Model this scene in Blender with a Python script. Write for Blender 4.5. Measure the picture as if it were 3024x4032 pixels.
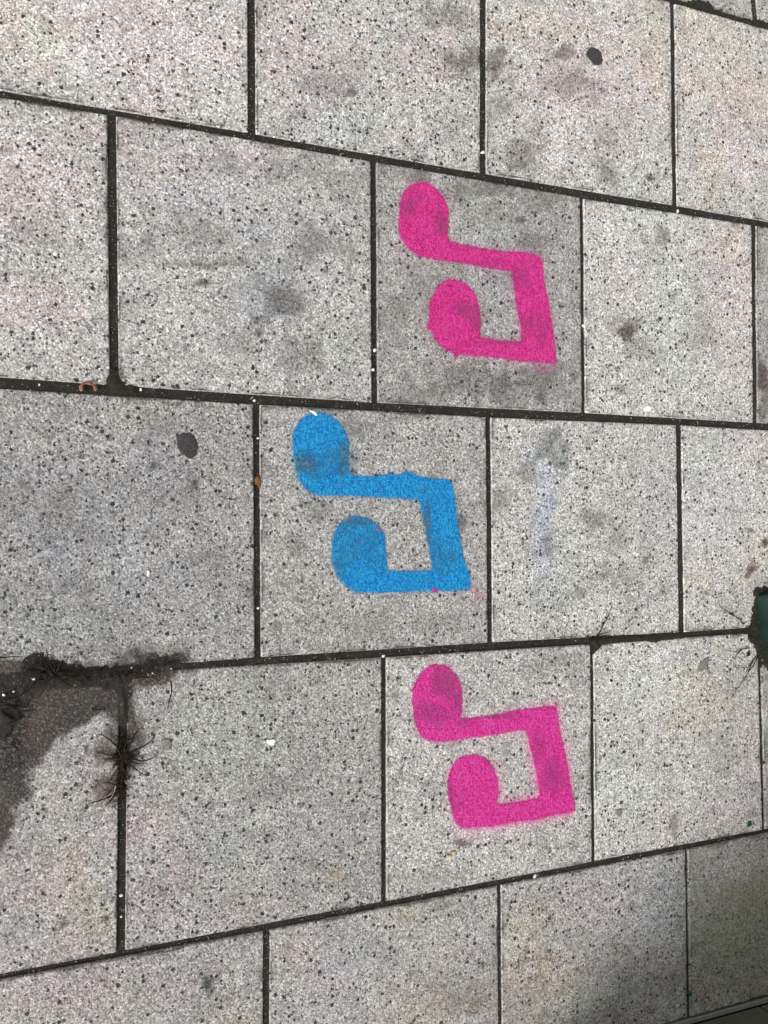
import bpy, math, random
import numpy as np
from mathutils import Matrix, Vector

for o in list(bpy.data.objects): bpy.data.objects.remove(o)
S = bpy.context.scene
C = S.collection
U = 0.6                                   # slab module, metres

# ---------------------------------------------------------------- camera
F = 3260.0
RX, RY, RZ = 0.013912, -0.379275, -0.003493
CAM = (0.248763*U, -2.471905*U, 3.090121*U)
#CAMLINE
def rot(ax, t):
    c, s = math.cos(t), math.sin(t)
    return np.array({'x': [[1,0,0],[0,c,-s],[0,s,c]], 'y': [[c,0,s],[0,1,0],[-s,0,c]], 'z': [[c,-s,0],[s,c,0],[0,0,1]]}[ax])
RM = rot('z', RZ) @ rot('y', RY) @ rot('x', RX)
cd = bpy.data.cameras.new('camera'); cam = bpy.data.objects.new('camera', cd); C.objects.link(cam)
cd.sensor_fit = 'HORIZONTAL'; cd.sensor_width = 36.0; cd.lens = F/3024*36
cd.clip_start = 0.05; cd.clip_end = 500
m4 = np.eye(4); m4[:3,:3] = RM; m4[:3,3] = CAM
cam.matrix_world = Matrix(m4.tolist())
S.camera = cam
S.render.resolution_x = 768; S.render.resolution_y = 1024

def at(px, py, z=0.0):
    """photograph pixel -> point of the ground plane"""
    d = RM @ np.array([(px-1512)/F, -(py-2016)/F, -1.0])
    t = (z-CAM[2])/d[2]
    return np.array([CAM[0]+d[0]*t, CAM[1]+d[1]*t])
def pix(X, Y):
    D = np.stack([X-CAM[0], Y-CAM[1], 0*X-CAM[2]], -1) @ RM
    return 1512+F*D[...,0]/-D[...,2], 2016-F*D[...,1]/-D[...,2]

# ---------------------------------------------------------------- light
SUN_AZ = math.radians(238)                # compass-like, clockwise from +Y, where the light comes from
SUN_EL = math.radians(42)
w = bpy.data.worlds.new('World'); S.world = w; w.use_nodes = True
wn = w.node_tree.nodes; wl = w.node_tree.links
sky = wn.new('ShaderNodeTexSky'); sky.sky_type = 'NISHITA'; sky.sun_disc = False
sky.sun_elevation = SUN_EL; sky.sun_rotation = SUN_AZ; sky.dust_density = 4.0; sky.air_density = 1.0
hs = wn.new('ShaderNodeHueSaturation'); hs.inputs['Saturation'].default_value = 0.08
wt = wn.new('ShaderNodeMix'); wt.data_type = 'RGBA'; wt.blend_type = 'MULTIPLY'; wt.inputs[0].default_value = 1; wt.inputs[7].default_value = (1.015, 1.0, .962, 1)
wl.new(sky.outputs[0], hs.inputs['Color']); wl.new(hs.outputs[0], wt.inputs[6]); wl.new(wt.outputs[2], wn['Background'].inputs['Color'])
wn['Background'].inputs['Strength'].default_value = 0.12
sd = bpy.data.lights.new('sun', 'SUN'); sun = bpy.data.objects.new('sun', sd); C.objects.link(sun)
sd.energy = 1.5; sd.angle = math.radians(28); sd.color = (1.0, 0.97, 0.93)
sv = Vector((math.sin(SUN_AZ)*math.cos(SUN_EL), math.cos(SUN_AZ)*math.cos(SUN_EL), math.sin(SUN_EL)))
sun.rotation_euler = sv.to_track_quat('Z', 'Y').to_euler(); sun.location = (0, 0, 5)
S.view_settings.view_transform = 'Standard'; S.view_settings.look = 'None'
S.view_settings.gamma = 1.0; S.view_settings.exposure = 0.56

# ---------------------------------------------------------------- helpers
rng = np.random.default_rng(7); random.seed(7)
_T = rng.random((256, 256))
def vnoise(X, Y, s, o=1, seed=0):
    """value noise, cell size s metres, o octaves, about 0..1"""
    out = 0; amp = 1; tot = 0
    for k in range(o):
        x = X/s + 37.3*seed + 11.7*k; y = Y/s + 19.1*seed + 5.3*k
        xi = np.floor(x).astype(int); yi = np.floor(y).astype(int)
        fx = x-xi; fy = y-yi; fx = fx*fx*(3-2*fx); fy = fy*fy*(3-2*fy)
        g = lambda a, b: _T[(a) % 256, (b) % 256]
        v = (g(xi,yi)*(1-fx)+g(xi+1,yi)*fx)*(1-fy)+(g(xi,yi+1)*(1-fx)+g(xi+1,yi+1)*fx)*fy
        out = out+v*amp; tot += amp; amp *= .55; s = s/2
    return out/tot
def smooth(a, b, x):
    t = np.clip((x-a)/(b-a), 0, 1); return t*t*(3-2*t)
def poly_sd(P, X, Y):
    """signed distance to a polygon, negative inside"""
    P = np.asarray(P, float); d = np.full(X.shape, 1e9); ins = np.zeros(X.shape, bool)
    for i in range(len(P)):
        a = P[i]; b = P[(i+1) % len(P)]; e = b-a
        t = np.clip(((X-a[0])*e[0]+(Y-a[1])*e[1])/(e@e+1e-12), 0, 1)
        d = np.minimum(d, np.hypot(X-a[0]-t*e[0], Y-a[1]-t*e[1]))
        c = (a[1] > Y) != (b[1] > Y)
        ins ^= c & (X < (b[0]-a[0])*(Y-a[1])/((b[1]-a[1]) if b[1] != a[1] else 1e-9)+a[0])
    return np.where(ins, -d, d)
def link_mesh(name, V, Fc, mat, parent=None, loc=(0,0,0), smooth_sh=False):
    me = bpy.data.meshes.new(name); V = np.asarray(V, float)-np.asarray(loc, float)
    me.from_pydata(V.tolist(), [], [list(map(int, f)) for f in Fc]); me.update()
    if smooth_sh: me.polygons.foreach_set('use_smooth', [True]*len(me.polygons))
    if mat: me.materials.append(mat)
    o = bpy.data.objects.new(name, me); C.objects.link(o); o.location = loc
    if parent: o.parent = parent
    return o
def attr(o, name, arr):
    arr = np.asarray(arr, np.float32)
    if arr.ndim == 1:
        a = o.data.attributes.new(name, 'FLOAT', 'POINT'); a.data.foreach_set('value', arr)
    else:
        a = o.data.attributes.new(name, 'FLOAT_COLOR', 'POINT'); a.data.foreach_set('color', arr.ravel())
def tag(o, label=None, cat=None, group=None, kind=None):
    if label: o['label'] = label
    if cat: o['category'] = cat
    if group: o['group'] = group
    if kind: o['kind'] = kind
    return o
def empty(name, loc):
    o = bpy.data.objects.new(name, None); C.objects.link(o); o.location = loc; return o

# ---------------------------------------------------------------- materials
class NT:
    def __init__(s, name):
        s.m = bpy.data.materials.new(name); s.m.use_nodes = True; s.t = s.m.node_tree
        s.b = s.t.nodes['Principled BSDF']
        s.pos = s.t.nodes.new('ShaderNodeNewGeometry').outputs['Position']
    def put(s, sock, v):
        if isinstance(v, bpy.types.NodeSocket): s.t.links.new(v, sock)
        elif isinstance(v, (tuple, list)) and len(v) == 3 and sock.type == 'RGBA': sock.default_value = (*v, 1)
        else: sock.default_value = v
    def math(s, op, a, b=0.0, c=0.0, clamp=False):
        n = s.t.nodes.new('ShaderNodeMath'); n.operation = op; n.use_clamp = clamp
        for i, v in enumerate((a, b, c)): s.put(n.inputs[i], v)
        return n.outputs[0]
    def mix(s, f, a, b, mode='MIX'):
        n = s.t.nodes.new('ShaderNodeMix'); n.data_type = 'RGBA'; n.blend_type = mode
        s.put(n.inputs[0], f); s.put(n.inputs[6], a); s.put(n.inputs[7], b); return n.outputs[2]
    def voro(s, scale, feat='F1', rnd=1.0, vec=None):
        n = s.t.nodes.new('ShaderNodeTexVoronoi'); n.feature = feat; n.inputs['Scale'].default_value = scale
        n.inputs['Randomness'].default_value = rnd; s.put(n.inputs['Vector'], vec or s.pos); return n
    def noise(s, scale, det=2, rough=.5, vec=None):
        n = s.t.nodes.new('ShaderNodeTexNoise'); n.inputs['Scale'].default_value = scale
        n.inputs['Detail'].default_value = det; n.inputs['Roughness'].default_value = rough
        s.put(n.inputs['Vector'], vec or s.pos); return n.outputs['Fac']
    def sep(s, c):
        n = s.t.nodes.new('ShaderNodeSeparateColor'); s.put(n.inputs[0], c); return n.outputs
    def ramp(s, f, stops, interp='LINEAR'):
        n = s.t.nodes.new('ShaderNodeValToRGB'); s.put(n.inputs[0], f); r = n.color_ramp; r.interpolation = interp
        while len(r.elements) < len(stops): r.elements.new(.5)
        for e, (p, c) in zip(r.elements, stops):
            e.position = p; e.color = (*((c,)*3 if isinstance(c, (int, float)) else c), 1)
        return n.outputs[0]
    def attr(s, name):
        n = s.t.nodes.new('ShaderNodeAttribute'); n.attribute_name = name; return n
    def bump(s, h, strength, dist, nrm=None):
        n = s.t.nodes.new('ShaderNodeBump'); n.inputs['Strength'].default_value = strength
        n.inputs['Distance'].default_value = dist; s.put(n.inputs['Height'], h)
        if nrm: s.put(n.inputs['Normal'], nrm)
        return n.outputs[0]
    def step(s, a, v, soft):     # 1 where v > a (a may be a socket)
        return s.math('MULTIPLY_ADD', s.math('SUBTRACT', v, a), 1.0/soft, .5, clamp=True)
    def out(s, **k):
        for a, v in k.items(): s.put(s.b.inputs[a.replace('_', ' ')], v)
        return s.m

def aggregate(n):
    """exposed-aggregate concrete: returns colour, height"""
    n2 = n.t.nodes.new('ShaderNodeVectorMath'); n2.operation = 'MULTIPLY_ADD'
    nz = n.t.nodes.new('ShaderNodeTexNoise'); nz.inputs['Scale'].default_value = 260; n.put(nz.inputs['Vector'], n.pos)
    n.put(n2.inputs[0], nz.outputs['Color']); n2.inputs[1].default_value = (.0028,)*3; n.put(n2.inputs[2], n.pos)
    wv = n2.outputs[0]
    v1 = n.voro(270, vec=wv); c1 = n.sep(v1.outputs['Color'])
    base = n.ramp(n.math('ADD', n.math('MULTIPLY', c1[0], .80), n.math('MULTIPLY', n.noise(420, 3, .7), .28)), [(.1, .09), (.28, .19), (.52, .33), (.72, .45), (.86, .60), (.94, .80)])
    v0 = n.voro(720, vec=wv); c0 = n.sep(v0.outputs['Color'])
    base = n.mix(.30, base, n.ramp(c0[0], [(0, .10), (.5, .33), (1, .66)]))
    tint = n.ramp(c1[1], [(0, (1.07,.96,.91)), (.3, (1.02,1,.98)), (.75, (1,1,.99)), (1, (.96,1.0,1.04))])
    base = n.mix(1.0, base, tint, 'MULTIPLY')
    # chips are angular and drawn out, so their cells are read through a rougher, stretched space
    na = n.t.nodes.new('ShaderNodeTexNoise'); na.inputs['Scale'].default_value = 210; na.inputs['Detail'].default_value = 3; n.put(na.inputs['Vector'], n.pos)
    va = n.t.nodes.new('ShaderNodeVectorMath'); va.operation = 'MULTIPLY_ADD'
    n.put(va.inputs[0], na.outputs['Color']); va.inputs[1].default_value = (.0085, .0085, .0085); n.put(va.inputs[2], n.pos)
    wv = va.outputs[0]
    # middling chips
    v2 = n.voro(165, vec=wv); c2 = n.sep(v2.outputs['Color'])
    in2 = n.math('MULTIPLY', n.step(.68, c2[0], .01), n.step(v2.outputs['Distance'], n.math('MULTIPLY_ADD', c2[1], .40, .16), .05))
    col2 = n.ramp(c2[2], [(0, .022), (.30, .045), (.42, (.10,.10,.11)), (.72, (.19,.18,.17)), (.93, (.62,.61,.58)), (1, .80)], 'CONSTANT')
    base = n.mix(in2, base, col2)
    # rare large chips, near black / white / tan / rust
    v3 = n.voro(96, vec=wv); c3 = n.sep(v3.outputs['Color'])
    in3 = n.math('MULTIPLY', n.step(.83, c3[0], .01), n.step(v3.outputs['Distance'], n.math('MULTIPLY_ADD', c3[1], .30, .18), .04))
    col3 = n.ramp(c3[2], [(0, .018), (.5, (.03,.033,.038)), (.68, (.13,.13,.13)), (.78, .70), (.90, (.20,.19,.17)), (.975, (.28,.16,.11))], 'CONSTANT')
    base = n.mix(in3, base, col3)
    h = n.math('ADD', n.math('MULTIPLY', c1[2], .8), n.math('MULTIPLY', v1.outputs['Distance'], -1.0))
    h = n.math('ADD', h, n.math('MULTIPLY', n.noise(520, 3), .8))
    return base, h

n = NT('slab_concrete')
base, h = aggregate(n)
mul = n.attr('mul'); ov = n.attr('over')
mot = n.noise(17, 5, .68); mo2 = n.noise(46, 4, .65, vec=None)
base = n.mix(1.0, base, n.ramp(mot, [(.30, .66), (.40, .88), (.55, 1.0), (.75, 1.10)]), 'MULTIPLY')
base = n.mix(1.0, base, n.ramp(mo2, [(.30, .78), (.45, 1.0), (.70, 1.06)]), 'MULTIPLY')
big = n.noise(5.5, 4, .6); base = n.mix(1.0, base, n.ramp(big, [(.25, .86), (.5, 1.0), (.75, 1.12)]), 'MULTIPLY')
base = n.mix(1.0, base, mul.outputs['Color'], 'MULTIPLY')
fine = n.noise(170, 3, .6)
oa = n.math('MULTIPLY', ov.outputs['Alpha'], n.math('MULTIPLY_ADD', n.math('SUBTRACT', fine, .5), 1.6, 1.0), clamp=True)
oc = n.mix(1.0, ov.outputs['Color'], n.ramp(n.sep(n.voro(330).outputs['Color'])[0], [(0, .5), (.8, 1.1), (.97, 2.2), (1, 3.0)]), 'MULTIPLY')
base = n.mix(oa, base, oc)
slab_m = n.out(Base_Color=base, Roughness=.62, Normal=n.bump(h, .9, .0014)); n.b.inputs['Specular IOR Level'].default_value = .45

n = NT('joint_dirt')
v = n.voro(420); c = n.sep(v.outputs['Color'])
col = n.ramp(n.noise(55, 5, .75), [(.32, (.003,.003,.0025)), (.48, (.009,.0085,.006)), (.60, (.020,.017,.012)), (.72, (.048,.040,.030))])
spk = n.math('MULTIPLY', n.step(.965, c[0], .005), n.step(v.outputs['Distance'], .32, .06))
col = n.mix(spk, col, n.ramp(c[1], [(0, .10), (.7, .25), (1, .6)]))
joint_m = n.out(Base_Color=col, Roughness=.9, Normal=n.bump(n.math('ADD', n.noise(300, 4, .7), v.outputs['Distance']), .9, .002))

n = NT('mud_moss')
v = n.voro(380); c = n.sep(v.outputs['Color'])
col = n.ramp(n.noise(28, 5, .7), [(.28, (.003,.003,.0025)), (.46, (.009,.009,.006)), (.58, (.020,.015,.012)), (.70, (.045,.031,.026)), (.82, (.10,.075,.062))])
spk = n.math('MULTIPLY', n.step(.93, c[0], .005), n.step(v.outputs['Distance'], .30, .08))
col = n.mix(spk, col, n.ramp(c[1], [(0, .08), (.7, .22), (1, .7)]))
mud_m = n.out(Base_Color=col, Roughness=.8, Normal=n.bump(n.math('ADD', n.noise(210, 5, .75), n.math('MULTIPLY', c[2], .5)), 1.0, .0035))

def paint(name, dark, mid, light, thin, see=-.45):
    n = NT(name)
    v1 = n.voro(330); c1 = n.sep(v1.outputs['Color']); nz = n.noise(190, 5, .75); lo = n.noise(26, 3, .6)
    vg = n.voro(270); cg = n.sep(vg.outputs['Color'])
    col = n.ramp(n.math('ADD', n.math('ADD', n.math('MULTIPLY', nz, .35), n.math('MULTIPLY', lo, .2)), n.math('MULTIPLY', cg[1], .45)), [(.20, dark), (.42, mid), (.70, light)])  # highlights and shading of the pebbly relief painted in as tone
    at_ = n.attr('thin').outputs['Fac']
    thinmix = n.math('MULTIPLY', at_, n.math('ADD', n.math('MULTIPLY', cg[2], .7), n.math('MULTIPLY', nz, .9)), clamp=True)
    col = n.mix(thinmix, col, thin)
    cov = n.attr('cov').outputs['Fac']      # 1 well inside, 0.5 on the outline
    nn = n.math('SUBTRACT', n.noise(330, 4, .7), .5)
    a = n.math('MULTIPLY_ADD', n.math('ADD', n.math('SUBTRACT', cov, .5), n.math('MULTIPLY', nn, 2.3)), 2.2, .5, clamp=True)
    # uncovered pits: dark aggregate showing through, more where the coat is thin
    vp = n.voro(150); cp = n.sep(vp.outputs['Color'])
    lim = n.math('MULTIPLY_ADD', at_, -.42, .84)
    pit = n.math('MULTIPLY', n.step(lim, cp[0], .01), n.step(vp.outputs['Distance'], n.math('MULTIPLY_ADD', cp[1], .22, .07), .08))
    a = n.math('MULTIPLY', a, n.math('MULTIPLY_ADD', pit, -.8, 1.0))
    a = n.math('MULTIPLY', a, n.math('MULTIPLY_ADD', n.math('MULTIPLY', at_, n.step(.50, n.math('ADD', n.math('MULTIPLY', nz, .5), n.math('MULTIPLY', cg[0], .5)), .3)), see, 1.0))
    h = n.math('ADD', n.math('MULTIPLY', c1[2], .7), n.math('ADD', n.math('MULTIPLY', nz, 2.4), n.math('MULTIPLY', v1.outputs['Distance'], -.8)))
    m = n.out(Base_Color=col, Roughness=.5, Alpha=a, Normal=n.bump(h, 1.0, .0062)); n.b.inputs['Specular IOR Level'].default_value = .35
    return m
pink_m = paint('pink_paint', (.52,.008,.18), (.92,.018,.32), (1.0,.085,.49), (.42,.055,.22))
pink2_m = paint('bright_pink_paint', (.60,.009,.24), (1.0,.022,.40), (1.0,.12,.57), (.44,.045,.23))
blue_m = paint('blue_paint', (.001,.14,.46), (.001,.31,.90), (.03,.55,1.0), (.030,.17,.27), -.75)

def plain(name, a, b, rough=.6, scale=60, bs=.5, bd=.001, spec=.4):
    n = NT(name); f = n.noise(scale, 4, .6)
    m = n.out(Base_Color=n.ramp(f, [(.35, a), (.65, b)]), Roughness=rough, Normal=n.bump(n.noise(scale*3, 3, .6), bs, bd))
    n.b.inputs['Specular IOR Level'].default_value = spec; return m
gum_dark_m = plain('old_gum_dark', (.020,.019,.021), (.060,.057,.058), .85, 260, .9, .0016)
gum_grey_m = plain('old_gum_grey', (.10,.10,.095), (.24,.24,.225), .8, 300)
root_m = plain('wet_root', (.005,.004,.003), (.028,.019,.014), .85, 200, .5, .001, .12)
straw_m = plain('dry_straw', (.30,.27,.20), (.50,.46,.36), .6, 100)
moss_m = plain('dark_moss', (.006,.007,.004), (.024,.024,.015), .9, 150, 1.0, .003)
leaf_m = plain('dry_leaf', (.10,.028,.018), (.34,.16,.10), .7, 160, .8, .002)
orange_m = plain('orange_lichen', (.09,.035,.010), (.28,.13,.035), .8, 240, 1.0, .003)
white_m = plain('white_stone', (.62,.61,.58), (.86,.86,.83), .5, 200)
chalk_m = plain('white_paint_flake', (.70,.72,.71), (.88,.90,.90), .5, 200)
tan_m = plain('tan_crumb', (.22,.16,.08), (.55,.48,.33), .7, 300)
green_m = plain('green_chip', (.003,.035,.02), (.008,.075,.04), .4, 200)
magenta_m = plain('magenta_splash', (.32,.005,.16), (.50,.012,.26), .5, 300, .9, .0015)
post_m = plain('green_post_paint', (.006,.024,.020), (.010,.033,.028), .38, 25, .25, .0008, .5)
wall_m = plain('olive_wall_panel', (.070,.074,.050), (.10,.104,.072), .55, 9, .25, .001)
rail_m = plain('grey_wall_rail', (.13,.13,.115), (.20,.20,.18), .5, 40, .4, .001)
seam_m = plain('wall_seam', (.02,.02,.015), (.03,.03,.02), .9, 40)

# ---------------------------------------------------------------- joints measured on the ground
# course boundaries, as polylines of photo pixels on the joint's centre; joint widths in metres
L0 = [(2400,-74), (2673,3), (2848,53), (3024,103), (3300,182)]
L1 = [(-300,318), (0,370), (448,437), (992,537), (1471,621), (1905,693), (2289,765), (2660,819), (2975,875), (3300,930)]
L2 = [(-300,1488), (0,1512), (451,1534), (1011,1575), (1474,1600), (1925,1627), (2299,1639), (2677,1660), (2978,1677), (3300,1698)]
L3 = [(-300,2712), (0,2682), (484,2636), (1014,2604), (1514,2576), (1932,2543), (2335,2525), (2686,2502), (2985,2481), (3300,2458)]
L4 = [(-300,3905), (0,3848), (477,3761), (1051,3655), (1514,3562), (1968,3479), (2338,3403), (2706,3338), (3011,3277), (3300,3215)]
wj = {0: .018, 1: .0175, 2: .0195, 3: .0165, 4: .0125, 5: .014}
def wl_line(L): return np.array([at(*p) for p in L])
LN = {k: wl_line(L) for k, L in ((0, L0), (1, L1), (2, L2), (3, L3), (4, L4))}
a5, b5 = at(2659, 4032), at(3024, 3928)
LN[5] = np.array([a5+(b5-a5)*t for t in np.linspace(-14, 5, 12)])
k0 = (LN[0][-1]-LN[0][0])/np.linalg.norm(LN[0][-1]-LN[0][0])
LN[0] = np.array([LN[0][1]+k0*t for t in np.linspace(-3.0, 2.0, 12)])
LN[-1] = LN[0]+np.array([0, U])
def yline(k, x):
    L = LN[k]
    y = np.interp(x, L[:,0], L[:,1])
    s0 = (L[1,1]-L[0,1])/(L[1,0]-L[0,0]); s1 = (L[-1,1]-L[-2,1])/(L[-1,0]-L[-2,0])
    y = np.where(x < L[0,0], L[0,1]+(x-L[0,0])*s0, y); return np.where(x > L[-1,0], L[-1,1]+(x-L[-1,0])*s1, y)
# upright joints of each course: ((top px), (bottom px), width)
VJ = {
 'T': [((2964,-60), (2980,82), .022)],
 'A': [((991,0), (993,537), .018), ((1905,0), (1905,693), .017), ((2651,0), (2660,819), .016)],
 'B': [((440,437), (451,1534), .018), ((1472,621), (1477,1600), .015), ((2293,765), (2301,1639), .013), ((2971,875), (2978,1677), .017)],
 'C': [((1011,1575), (1017,2604), .014), ((1925,1627), (1932,2543), .015), ((2676,1660), (2688,2502), .019)],
 'D': [((487,2636), (476,3761), .017), ((1514,2576), (1514,3562), .012), ((2333,2525), (2339,3403), .012), ((2991,2481), (3011,3277), .012)],
 'E': [((1051,3655), (1049,4032), .015), ((1968,3479), (1972,4032), .011), ((2706,3338), (2715,4032), .0095)],
}
COURSES = [('T', -1, 0), ('A', 0, 1), ('B', 1, 2), ('C', 2, 3), ('D', 3, 4), ('E', 4, 5)]

# ---------------------------------------------------------------- stains and painted corner shade in the slabs' surface
# (x, y, rx, ry, opacity, colour)  photo pixels
DK = (.055,.052,.047); BR = (.075,.055,.052); GY = (.13,.128,.12)
ST = [
 (480,2985,50,42,.55,(.035,.022,.018)), (462,3110,34,110,.55,(.045,.026,.022)), (520,3010,60,22,.5,(.03,.02,.018)), (410,2955,40,18,.5,(.03,.02,.018)),
 (1650,700,70,40,.35,GY), (2090,960,60,60,.3,DK), (1950,830,70,60,.3,GY), (1560,1250,70,100,.25,GY), (1980,1560,120,50,.3,DK), (960,1350,70,60,.3,GY), (1230,960,60,90,.3,GY), (890,640,60,50,.25,GY), (560,1000,60,50,.2,GY), (1380,1000,50,40,.25,GY), (2350,2270,60,40,.3,GY), (2080,1850,50,70,.35,GY), (1700,2450,120,40,.2,GY), (1260,2010,60,60,.3,DK), (1540,1890,70,30,.25,DK), (2770,1300,60,60,.2,GY), (820,2200,120,60,.2,GY), (250,3000,60,40,.2,GY), (1350,1930,30,50,.3,DK), (2200,2600,120,30,.2,GY), (700,3500,120,60,.15,GY), (1100,3100,140,60,.18,GY), (1700,3450,140,50,.2,GY),
 (1815,245,85,55,.45,BR), (1948,245,38,55,.5,BR), (1760,60,90,45,.3,BR), (2230,215,50,30,.45,BR), (2240,330,120,60,.25,BR), (1970,420,60,45,.3,GY),
 (2060,600,75,85,.38,BR), (2400,690,50,60,.35,BR), (2555,697,16,12,.6,DK), (1300,330,150,60,.25,GY), (1350,700,180,60,.2,GY), (1180,650,130,70,.2,GY),
 (2610,930,38,45,.4,BR), (2120,780,90,70,.35,GY), (1880,740,150,45,.3,BR), (2600,700,40,25,.2,BR),
 (1100,1190,85,75,.5,(.09,.088,.092)), (1040,1120,120,120,.2,GY), (800,1040,170,22,.35,BR), (780,920,150,45,.25,GY), (1180,1400,90,80,.35,GY), (1017,1315,22,18,.7,DK), (795,1115,22,14,.6,DK), (730,1365,9,9,.8,DK), (1270,950,60,60,.25,GY),
 (1720,1150,140,120,.25,GY), (1860,1500,190,80,.33,DK), (2130,1490,110,90,.33,DK), (2470,1305,38,32,.7,BR), (2460,1280,70,50,.2,BR), (2440,1530,35,25,.35,DK), (2010,1080,50,70,.25,GY), (1640,1540,130,50,.22,GY), (2520,1360,60,60,.22,GY),
 (1150,1590,140,40,.2,GY), (1400,1680,60,45,.35,GY), (620,1700,70,50,.30,GY), (605,1830,16,20,.7,DK), (100,1990,250,120,.16,GY), (680,1980,90,60,.15,GY), (260,1960,60,60,.28,GY), (760,1900,14,16,.6,DK),
 (2160,1760,55,70,.45,(.085,.105,.095)), (2210,1790,40,55,.35,(.085,.105,.095)), (2335,2053,48,42,.42,GY), (2153,2133,28,40,.45,GY), (2275,2331,28,28,.35,GY), (1815,2045,24,30,.5,DK), (2440,2120,60,45,.25,GY), (2480,2270,80,50,.2,GY), (2610,2330,24,20,.3,GY), (1960,1965,45,40,.35,GY),
 (2770,2610,10,10,.1,GY), (2960,2090,18,14,.5,(.09,.05,.05)), (2958,2243,17,20,.75,(.10,.055,.055)), (2945,2265,9,9,.6,(.10,.055,.055)), (3015,2140,14,20,.8,(.06,.04,.04)),
 (1100,2330,160,50,.18,GY), (1180,2150,60,60,.28,DK), (1400,2450,160,50,.13,GY), (2100,2650,60,40,.2,GY), (2870,2980,70,80,.15,GY),
 (560,2560,160,40,.25,GY), (330,2330,60,40,.3,GY), (420,2430,140,80,.15,GY), (510,2580,30,20,.5,DK), (640,2900,60,60,.15,GY),
 (530,2690,45,32,.55,BR), (640,2665,40,24,.6,BR), (540,2900,35,60,.55,BR), (395,2960,38,55,.6,BR), (415,3090,55,60,.5,BR), (530,2960,25,80,.3,DK), (440,2880,30,45,.6,DK), (430,3140,35,60,.5,BR),
 (820,3870,22,30,.8,(.03,.035,.033)), (825,3915,14,9,.7,(.03,.035,.033)), (415,3618,16,9,.7,DK), (250,3635,20,12,.5,DK), (2655,3240,26,50,.4,(.16,.11,.11)), (2880,2740,120,160,.12,GY),
 (1740,3560,60,40,.2,BR), (1600,3620,40,30,.25,(.20,.14,.09)), (1130,3720,30,40,.3,(.12,.10,.06)), (1310,3455,60,25,.30,(.25,.17,.09)), (1240,3405,30,15,.3,(.25,.17,.09)),
 (2000,3950,200,130,.22,(.16,.115,.075)), (2450,3880,260,170,.22,(.13,.12,.095)), (2900,3680,240,320,.28,(.16,.165,.085)), (1750,3920,160,100,.18,(.17,.125,.085)), (2150,3850,40,300,.10,(.16,.115,.075)), (2150,1900,52,170,.05,(.28,.38,.56)), (2140,2120,48,150,.05,(.28,.36,.54)),  # brown and olive entries paint the wall's shade into the slabs
 (450,1320,28,60,.3,BR), (470,1480,30,70,.5,DK), (440,1560,16,10,.7,BR), (150,900,120,90,.12,BR), (700,1590,20,9,.6,BR), (20,590,24,14,.4,DK),
 (230,1240,50,40,.16,BR), (2370,540,60,60,.16,BR), (2050,860,18,12,.5,DK), (2430,1450,9,7,.5,DK), (3000,1480,30,60,.7,(.07,.055,.055)), (3012,1560,20,80,.4,BR),
 (1190,440,28,20,.35,(.05,.055,.08)), (1390,365,30,14,.5,(.04,.05,.07)), (1820,3320,25,12,.5,DK), (2085,3325,12,14,.8,(.03,.035,.035)),
 (2630,40,80,30,.18,(.3,.28,.2)),
]
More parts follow.
